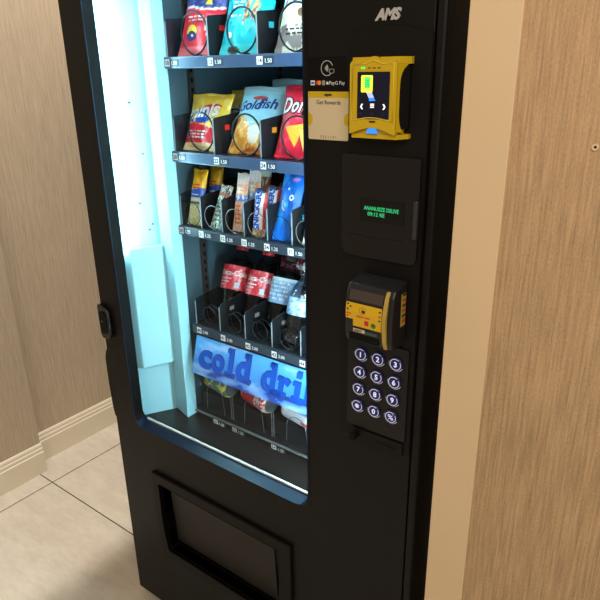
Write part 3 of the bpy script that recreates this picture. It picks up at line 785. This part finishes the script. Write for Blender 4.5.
def col_gold(u, v):
    c = C_(142, 204, 226)
    if v > .88: c = C_(176, 220, 238)
    bd = .52-.30*(u-.1)+.05*sin(u*9)
    if v < bd:
        c = C_(226, 156, 58)
        if nz(u, v, 8, 12) > .12: c = C_(240, 196, 120)
        if (u-.55)**2+(v-.27)**2 < .018: c = C_(240, 234, 220)
        if v < .17 and nz(u, v, 9, 15) > .1: c = C_(190, 96, 36)
    elif v < bd+.06 and u > .5: c = C_(232, 214, 96)
    if u > .82 and v < .30: c = C_(204, 222, 222) if nz(u, v, 10, 2) < .1 else C_(206, 60, 46)
    return crimpcol(c, v)
GM = [TXTNAVY, WHITEPR, mat('red_badge', rgb(196, 70, 60), .5)]
b = bag('snack_bag', .141, .178, .042, col_gold, [T('Gold', .30, .60, .038, 1, .0009, .2, .06), T('fish', .72, .63, .038, 1, .0009, .2, .06), ell(.50, .79, .17, .03, 3), ell(.56, .32, .15, .06, 2), rows(.40, .41, .24, 1, 2)], seed=5, mats=GM)
place(b, .404, .204, z2+.001, 29, 4)
tag(b, 'light blue and orange cracker bag at the front of the second shelf', 'snack bag', 'snack bags on the second shelf')
b2 = b.copy(); COL.objects.link(b2); place(b2, .400, .350, z2+.012, 16, 2); b2.location.z = z2+.001
tag(b2, 'pale blue cracker bag standing behind the light blue one', 'snack bag', 'snack bags on the second shelf')
def col_dor(u, v):
    c = C_(206, 34, 62)
    if nz(u, v, 5, 20) > .22: c = C_(230, 72, 92)
    if v > .90: c = C_(170, 24, 44)
    return crimpcol(c, v)
DM = [WHITEPR, DEEP, mat('chip_orange', rgb(232, 158, 52), .5, vary=.25, bscale=220), mat('chip_gold', rgb(240, 190, 96), .5, vary=.2, bscale=200)]
b = bag('snack_bag', .138, .170, .046, col_dor, [poly([(.50, .58), (.66, .98), (.98, .70), (.70, .46)], 2, .0008), poly([(.56, .60), (.66, .90), (.90, .70), (.70, .52)], 3, .0010) if False else poly([(.60, .84), (.66, .94), (.78, .84)], 1, .0010),
    T('Doritos', .52, .60, .052, 2, .0036, .12, 0, .0014, sx=.74, spacing=1.06), T('Doritos', .52, .60, .052, 1, .0012, .12, 0, .0024, sx=.74, spacing=1.06),
    poly([(.22, .40), (.66, .46), (.44, .14)], 3, .0012), poly([(.52, .38), (.92, .34), (.62, .10)], 4, .0010)], seed=6, mats=DM)
place(b, .558, .197, z2+.001, 21, 4)
tag(b, 'red tortilla chip bag at the right of the second shelf', 'snack bag', 'snack bags on the second shelf')

# -- third shelf: candy and bars
def col_nut(u, v):
    c = C_(214, 218, 196)
    if v > .80: c = C_(196, 200, 180)
    if v > .60: c = C_(238, 196, 30) if nz(u, v, 6, 31) < .2 else C_(240, 150, 30)
    if .48 < v < .62+.06*u: c = C_(34, 86, 186)
    if v < .40: c = C_(196, 200, 120) if nz(u, v, 9, 33) > -.05 else C_(226, 226, 206)
    if .37 < v < .41: c = C_(90, 90, 70)
    return crimpcol(c, v)
b = bag('snack_pouch', .050, .150, .026, col_nut, [rows(.5, .70, .55, 2, 2, .03), rows(.5, .53, .5, 1, 1), ell(.5, .24, .30, .08, 3)], seed=7, mats=[WHITEPR, REDPR, mat('pale_nut', rgb(214, 210, 150), .5)], nu=20)
place(b, .2150, .180, z3+.001, 17, 4)
tag(b, 'slim yellow and blue nut pouch at the front of the third shelf', 'snack pouch', 'nut pouches on the third shelf')
b2 = b.copy(); COL.objects.link(b2); place(b2, .2240, .246, z3+.001, 10, 0)
tag(b2, 'yellow and blue nut pouch standing behind the front pouch', 'snack pouch', 'nut pouches on the third shelf')
def col_mint(u, v):
    c = C_(214, 222, 210)
    k = nz(u, v, 14, 41)
    if k > .14: c = C_(74, 128, 100)
    elif k < -.26: c = C_(48, 58, 56)
    if v > .86: c = C_(226, 228, 220) if nz(u, v, 16, 2) > 0 else C_(70, 70, 72)
    if .74 < v < .80: c = C_(186, 84, 74)
    return crimpcol(c, v)
b = bag('snack_pouch', .040, .118, .018, col_mint, [rows(.5, .55, .6, 5, 1, .03, .09)], seed=8, mats=[mat('green_letters', rgb(34, 92, 72), .5)], nu=20)
place(b, .293, .182, z3+.001, 24, 4, 5)
tag(b, 'white and green speckled wrapper leaning on the third shelf', 'snack wrapper')
b2 = b.copy(); COL.objects.link(b2); place(b2, .297, .300, z3+.001, 14, 4, 2)
tag(b2, 'speckled wrapper standing behind the white and green one', 'snack wrapper')
def col_pay(u, v):
    c = C_(232, 168, 122)
    if v > .80: c = C_(226, 206, 206)
    if .50 < v < .62: c = C_(70, 120, 200)
    if v < .12: c = C_(236, 200, 170)
    if nz(u, v, 9, 51) > .18: c = C_(240, 220, 206)
    return crimpcol(c, v)
b = bag('candy_bar', .038, .150, .020, col_pay, [rows(.5, .42, .5, 5, 2, .03, .07), rows(.5, .72, .5, 2, 1, .03, .06)], seed=9, mats=[WHITEPR, mat('orange_letters', rgb(214, 104, 40), .5)], nu=18)
place(b, .364, .192, z3+.001, 14, 4)
tag(b, 'orange and white candy bar with blue band, front of its row', 'candy bar', 'candy bars on the third shelf')
b2 = b.copy(); COL.objects.link(b2); place(b2, .370, .240, z3+.001, 10, 4)
tag(b2, 'orange and white candy bar standing second in its row', 'candy bar', 'candy bars on the third shelf')
def col_brown(u, v):
    c = C_(120, 62, 42)
    if nz(u, v, 8, 61) > .1: c = C_(196, 150, 120)
    if .3 < v < .7 and nz(u, v, 5, 63) > 0: c = C_(176, 60, 44)
    if v > .86: c = C_(200, 196, 190)
    return crimpcol(c, v)
bb = bag('candy_bar', .038, .150, .020, col_brown, [rows(.5, .60, .5, 4, 1, .03, .1)], seed=10, mats=[WHITEPR], nu=18)
place(bb, .372, .292, z3+.001, 4, 4)
tag(bb, 'brown and red candy bar third behind the orange ones', 'candy bar', 'candy bars on the third shelf')
def col_snick(u, v):
    c = C_(92, 54, 40)
    if .18 < u < .86: c = C_(232, 232, 232)
    if u <= .18 : c = C_(84, 66, 60)
    if u >= .86: c = C_(190, 44, 48)
    if v < .14: c = C_(214, 186, 132) if nz(u, v, 10, 2) > -.1 else C_(150, 106, 66)
    if v > .93: c = C_(70, 48, 42)
    return crimpcol(c, v)
b = bag('candy_bar', .040, .118, .022, col_snick, [T('SNICKERS', .62, .55, .0225, 1, .0011, 0, pi/2, .0012)], seed=11, mats=[TXTBLUE], nu=22)
place(b, .437, .186, z3+.001, 12, 6)
tag(b, 'white and brown candy bar with blue vertical lettering', 'candy bar', 'candy bars on the third shelf')
for i, (y, lab) in enumerate(((.234, 'white and brown candy bar second in the blue lettered row'), (.282, 'white and brown candy bar last in the blue lettered row'))):
    b2 = b.copy(); COL.objects.link(b2); place(b2, .444, y, z3+.001, 8, 5); tag(b2, lab, 'candy bar', 'candy bars on the third shelf')
def col_blue(u, v):
    c = C_(18, 108, 216)
    if v > .90: c = C_(34, 90, 200)
    if nz(u, v, 4, 71) > .25: c = C_(40, 140, 236)
    if (u-.40)**2+((v-.50)*2.4)**2 < .012: c = C_(40, 160, 240)
    return crimpcol(c, v)
b = bag('snack_pouch', .066, .175, .022, col_blue, [ell(.64, .60, .11, .042, 1), ell(.64, .60, .055, .021, 2, .0012), ell(.66, .86, .16, .03, 3), ell(.42, .72, .04, .015, 1),
    poly([(.20, .56), (.26, .56), (.30, .47), (.44, .42), (.44, .40), (.28, .44), (.20, .50)], 1, .0011)], seed=12, mats=[WHITEPR, TXTNAVY, mat('pink_print', rgb(190, 130, 200), .5)], nu=26)
place(b, .5165, .184, z3+.001, 23, 4)
tag(b, 'bright blue treat pouch at the right of the third shelf', 'snack pouch')
def col_bw(u, v):
    c = C_(224, 224, 218)
    if nz(u, v, 12, 81) > .08: c = C_(40, 40, 42)
    if v > .66: c = C_(120, 190, 220)
    return crimpcol(c, v)
b = bag('candy_bar', .042, .130, .020, col_bw, [], seed=13, nu=18)
place(b, .594, .190, z3+.001, 14, 4)
tag(b, 'black and white candy bar beside the window edge', 'candy bar', 'candy bars on the third shelf')

# -- bottles
def wrap(r, x=0, y=0):      # text around a cylinder, front at -Y
    return lambda z: (lambda a, b, d: ((r+d)*sin(a/r), -(r+d)*cos(a/r), z+b))
def bottle(label_fn, liquid, labcols, decal, capmat, clear_neck=True, name='soda_bottle'):
    R = .0420
    t = empty(name, (0, 0, 0))
    body = MB()
    pr = [(.024, 0), (.032, .002), (.036, .010), (R-.002, .024), (.0380, .044), (.0378, .058), (R-.001, .074), (R, .080), (R, .150), (R-.001, .154), (.0395, .162), (.034, .171)]
    def lob(x, y, z):
        if z < .045:
            a = math.atan2(y, x); k = 1+.05*cos(5*a)*(1-z/.045); return (x*k, y*k, z)
        return (x, y, z)
    body.lathe(pr, lob, 30, 0)
    body.lathe([(.034, .171), (.026, .179), (.0185, .186), (.0150, .190), (.0150, .194), (.0180, .195), (.0180, .197), (.0150, .1985)], n=24, m=1)
    body.build('bottle_body', [liquid, CLEAR], t)
    lab = MB(); NL = 48; vs = []; cols = []; RL = R+.0006
    for j in range(13):
        for i in range(NL+1):
            a = -pi+2*pi*i/NL; z = .080+.070*j/12
            vs.append((RL*sin(a), -RL*cos(a), z)); cols.append(tuple(label_fn(a, j/12)))
    lab.add(vs, [(j*(NL+1)+i, j*(NL+1)+i+1, (j+1)*(NL+1)+i+1, (j+1)*(NL+1)+i) for j in range(12) for i in range(NL)], 0, True)
    decal(lab, wrap(RL+.0004))
    lab.build('bottle_label', [PRINT]+labcols, t, cols=cols+[(1, 1, 1)]*(len(lab.v)-len(cols)), recalc=False)
    cp_ = MB(); cp_.lathe([(.0172, .1990), (.0175, .2005), (.0175, .2135), (.0158, .216)], lambda x, y, z: (x*(1+.02*cos(24*math.atan2(y, x))), y*(1+.02*cos(24*math.atan2(y, x))), z), 48)
    cp_.build('bottle_cap', capmat, t)
    return t
def l_red(a, v):
    c = C_(206, 44, 62)
    if nz(a*2, v, 3, 91) > .12: c = C_(230, 120, 134)
    if a < -.35 and v > .45: c = C_(206, 24, 36)
    return c
def d_red(m, wf):
    m.text('Coca-Cola', .021, lambda a, b, d: wf(.120)(a+.008, b, d), 1, align='CENTER', bold=.0006, shear=.2, d1=.0003, sub=1)
    for z_, L_ in ((.108, .044), (.099, .036), (.090, .026)):
        for k in range(int(L_/.007)): m.prism([(-.030+.007*k, z_), (-.0250+.007*k, z_), (-.0250+.007*k, z_+.0035), (-.030+.007*k, z_+.0035)], lambda a, b, d: wf(0)(a, b, d), 0, .0003, 1)
    m.prism([(.022, .086), (.036, .086), (.036, .101), (.022, .101)], lambda a, b, d: wf(0)(a, b, d), 0, .0003, 2)
CAPRED = mat('red_cap', rgb(190, 30, 40), .4); CAPDK = mat('dark_cap', rgb(44, 44, 50), .4); CAPW = mat('white_cap', rgb(220, 224, 226), .4)
cb = bottle(l_red, COLA, [WHITEPR, mat('pale_blue_print', rgb(170, 190, 214), .5)], d_red, CAPRED)
place(cb, .2520, .254, z4+.0015, 25, 8)
tag(cb, 'dark cola bottle with red label, leftmost in its row', 'soda bottle', 'soda bottles on the fourth shelf')
c2 = copy_tree(cb); place(c2, .3460, .254, z4+.0015, 25, 4)
tag(c2, 'dark cola bottle with red label, between the leftmost bottle and the blue labelled one', 'soda bottle', 'soda bottles on the fourth shelf')
c3 = copy_tree(cb); place(c3, .3455, .424, z4+.0015, 14, 0)
tag(c3, 'red label cola bottle standing behind the second front bottle', 'soda bottle', 'soda bottles on the fourth shelf')
def l_blue(a, v):
    c = C_(132, 172, 206)
    if nz(a*3, v*2, 4, 95) > .14: c = C_(96, 140, 190)
    if v > .9: c = C_(186, 212, 230)
    return c
def d_blue(m, wf):
    for j in range(5):
        for k in range(9): m.prism([(-.034+.0075*k, .090+.011*j), (-.0285+.0075*k-.002*((j+k) % 3), .090+.011*j), (-.0285+.0075*k-.002*((j+k) % 3), .094+.011*j), (-.034+.0075*k, .094+.011*j)], lambda a, b, d: wf(0)(a, b, d), 0, .0003, 1)
db_ = bottle(l_blue, COLA, [WHITEPR], d_blue, CAPDK)
place(db_, .4395, .246, z4+.0015, 23, 4)
tag(db_, 'dark soda bottle with pale blue label, third in its row', 'soda bottle', 'soda bottles on the fourth shelf')
d2 = copy_tree(db_); place(d2, .4410, .414, z4+.0015, 14, 0)
tag(d2, 'pale blue label soda bottle standing behind the third front bottle', 'soda bottle', 'soda bottles on the fourth shelf')
def l_wat(a, v):
    c = C_(176, 208, 228)
    if nz(a*3, v*2, 4, 97) > .1: c = C_(90, 150, 206)
    return c
WATER = glass_mat('clear_water_bottle', (.78, .86, .90), .14, .06)
wt = empty('water_bottle', (0, 0, 0))
pw = [(.020, 0), (.030, .002), (.036, .008)]
for k in range(5): pw += [(.0385, .014+.012*k), (.0350, .020+.012*k)]
pw += [(.0385, .075), (.0385, .125), (.036, .136), (.029, .154), (.020, .170), (.0135, .180), (.0135, .195)]
MB().lathe(pw, n=28).build('bottle_body', WATER, wt)
lab = MB(); vs = []; cols = []
for j in range(9):
    for i in range(41):
        a = -pi+2*pi*i/40; z = .080+.046*j/8; vs.append((.0392*sin(a), -.0392*cos(a), z)); cols.append(tuple(l_wat(a, j/8)))
lab.add(vs, [(j*41+i, j*41+i+1, (j+1)*41+i+1, (j+1)*41+i) for j in range(8) for i in range(40)], 0, True)
lab.build('bottle_label', PRINT, wt, cols=cols)
MB().lathe([(.0158, .1955), (.0160, .197), (.0160, .2125), (.0145, .2150)], n=24).build('bottle_cap', CAPW, wt)
place(wt, .5290, .214, z4+.0015, 17, 0)
tag(wt, 'clear ribbed water bottle with pale label at right of its shelf', 'water bottle', 'water bottles on the fourth shelf')
w2 = copy_tree(wt); place(w2, .5320, .372, z4+.0015, 8, 0)
tag(w2, 'clear water bottle standing behind the front water bottle', 'water bottle', 'water bottles on the fourth shelf')

# -- cans lying on their sides
def can(colfn, decal, mats):
    t = empty('drink_can', (0, 0, 0)); R = .0325; Lh = .050
    AX = lambda x, y, z: (z, y, x)      # lathe axis along X
    m = MB(); NA, NLn = 40, 26; vs = []; cols = []
    prof = [(R-.006, -Lh-.004), (R-.001, -Lh)]+[(R, -Lh+2*Lh*j/NLn) for j in range(1, NLn)]+[(R-.001, Lh), (R-.007, Lh+.006)]
    for r, x in prof:
        for i in range(NA):
            a = 2*pi*i/NA; vs.append((x, -r*cos(a), r*sin(a)))
            cols.append(tuple(colfn(a if a < pi else a-2*pi, (x+Lh)/(2*Lh))))
    m.add(vs, [(j*NA+i, j*NA+(i+1) % NA, (j+1)*NA+(i+1) % NA, (j+1)*NA+i) for j in range(len(prof)-1) for i in range(NA)], 0, True)
    decal(m, R)
    m.build('can_body', [PRINTCAN]+mats, t, cols=cols+[(1, 1, 1)]*(len(m.v)-len(cols)))
    MB().lathe([(R-.0062, -Lh-.0042), (R-.0075, -Lh-.0062), (R-.010, -Lh-.002), (.002, -Lh-.001)], AX, 28).build('can_lid', WIRE_L, t)
    MB().lathe([(R-.0072, Lh+.0062), (R-.0080, Lh+.0085), (R-.010, Lh+.004), (.002, Lh+.004)], AX, 28).build('can_lid', WIRE_L, t)
    return t
def c_lem(a, x):
    c = C_(58, 120, 190)
    k = nz(a, x*3, 2.6, 101)
    if k > .10: c = C_(226, 206, 70)
    elif k < -.18: c = C_(70, 140, 70)
    elif k > .02: c = C_(226, 232, 226)
    return c
zc = z5+.0445+.0325+.0008
k1 = can(c_lem, lambda m, R: None, [])
place(k1, .240, .2160, zc, 0, -11); tag(k1, 'yellow blue and green drink can lying at left under the sign', 'drink can', 'cans under the sign')
def c_red(a, x):
    c = C_(206, 36, 44)
    if x > .60 and nz(a*1.5, x*4, 3, 111) > .05: c = C_(236, 220, 216)
    if x < .06: c = C_(240, 150, 60)
    return c
def d_can(txt, size, slot, x0, rot=0):
    def f(m, R):
        m.text(txt, size, lambda a, b, d: (x0+a, -(R+.0006+d)*cos(b/R), (R+.0006+d)*sin(b/R)), slot, align='CENTER', bold=.001, d1=.0003, sub=1, shear=.2)
    return f
k2 = can(c_red, d_can('Dr', .030, 1, .028), [WHITEPR])
place(k2, .392, .2160, zc, 0, -13); tag(k2, 'red drink can with white lettering lying under the sign', 'drink can', 'cans under the sign')
def c_wh(a, x):
    c = C_(206, 212, 222)
    if a > .55: c = C_(34, 84, 190)
    if x > .80 and a < -.1: c = C_(210, 40, 56)
    return c
k3 = can(c_wh, lambda m, R: None, [TXTBLUE])
place(k3, .542, .2160, zc, 0, -10); tag(k3, 'white and blue drink can lying at right under the sign', 'drink can', 'cans under the sign')

# ------------------------------------------------------------------ light
def area(name, loc, target, size, power, color, sy=None):
    L = bpy.data.lights.new(name, 'AREA'); L.energy = power; L.color = color; L.size = size
    if sy: L.shape = 'RECTANGLE'; L.size_y = sy
    o = bpy.data.objects.new(name, L); COL.objects.link(o); o.location = loc
    o.rotation_euler = (Vector(target)-Vector(loc)).to_track_quat('-Z', 'Y').to_euler(); return o
area('ceiling_downlight', (.27, .55, 4.2), (-.45, .0, 0), .16, 120, (1, .945, .86))
area('room_light', (1.5, -2.2, 2.6), (.9, 0, 1.0), 1.2, 20, (1, .86, .70))
area('wall_wash', (2.0, -1.2, 2.5), (1.3, 0, 1.0), .5, 13, (1, .86, .68))
wd = bpy.data.worlds.new('room_ambience'); SC.world = wd; wd.use_nodes = True
wd.node_tree.nodes['Background'].inputs['Color'].default_value = (1, .92, .82, 1)
wd.node_tree.nodes['Background'].inputs['Strength'].default_value = .22

# ------------------------------------------------------------------ camera
hd, pt, ro = radians(37.042), radians(20.822), radians(-.886)
f = Vector((-sin(hd)*cos(pt), cos(hd)*cos(pt), -sin(pt))); r = Vector((cos(hd), sin(hd), 0)); u = r.cross(f)
r2 = r*cos(ro)+u*sin(ro); u2 = -r*sin(ro)+u*cos(ro)
cam = bpy.data.cameras.new('camera'); co = bpy.data.objects.new('camera', cam); COL.objects.link(co)
cam.sensor_width = 36; cam.lens = 605.95/600*36; cam.clip_start = .02
M4 = Matrix((r2, u2, -f)).transposed().to_4x4(); M4.translation = Vector((1.411, -.935, 1.673))
co.matrix_world = M4
SC.camera = co
SC.view_settings.view_transform = 'Standard'; SC.view_settings.look = 'None'; SC.view_settings.exposure = 0; SC.view_settings.gamma = 1
SC.cycles.max_bounces = 8; SC.cycles.transparent_max_bounces = 16
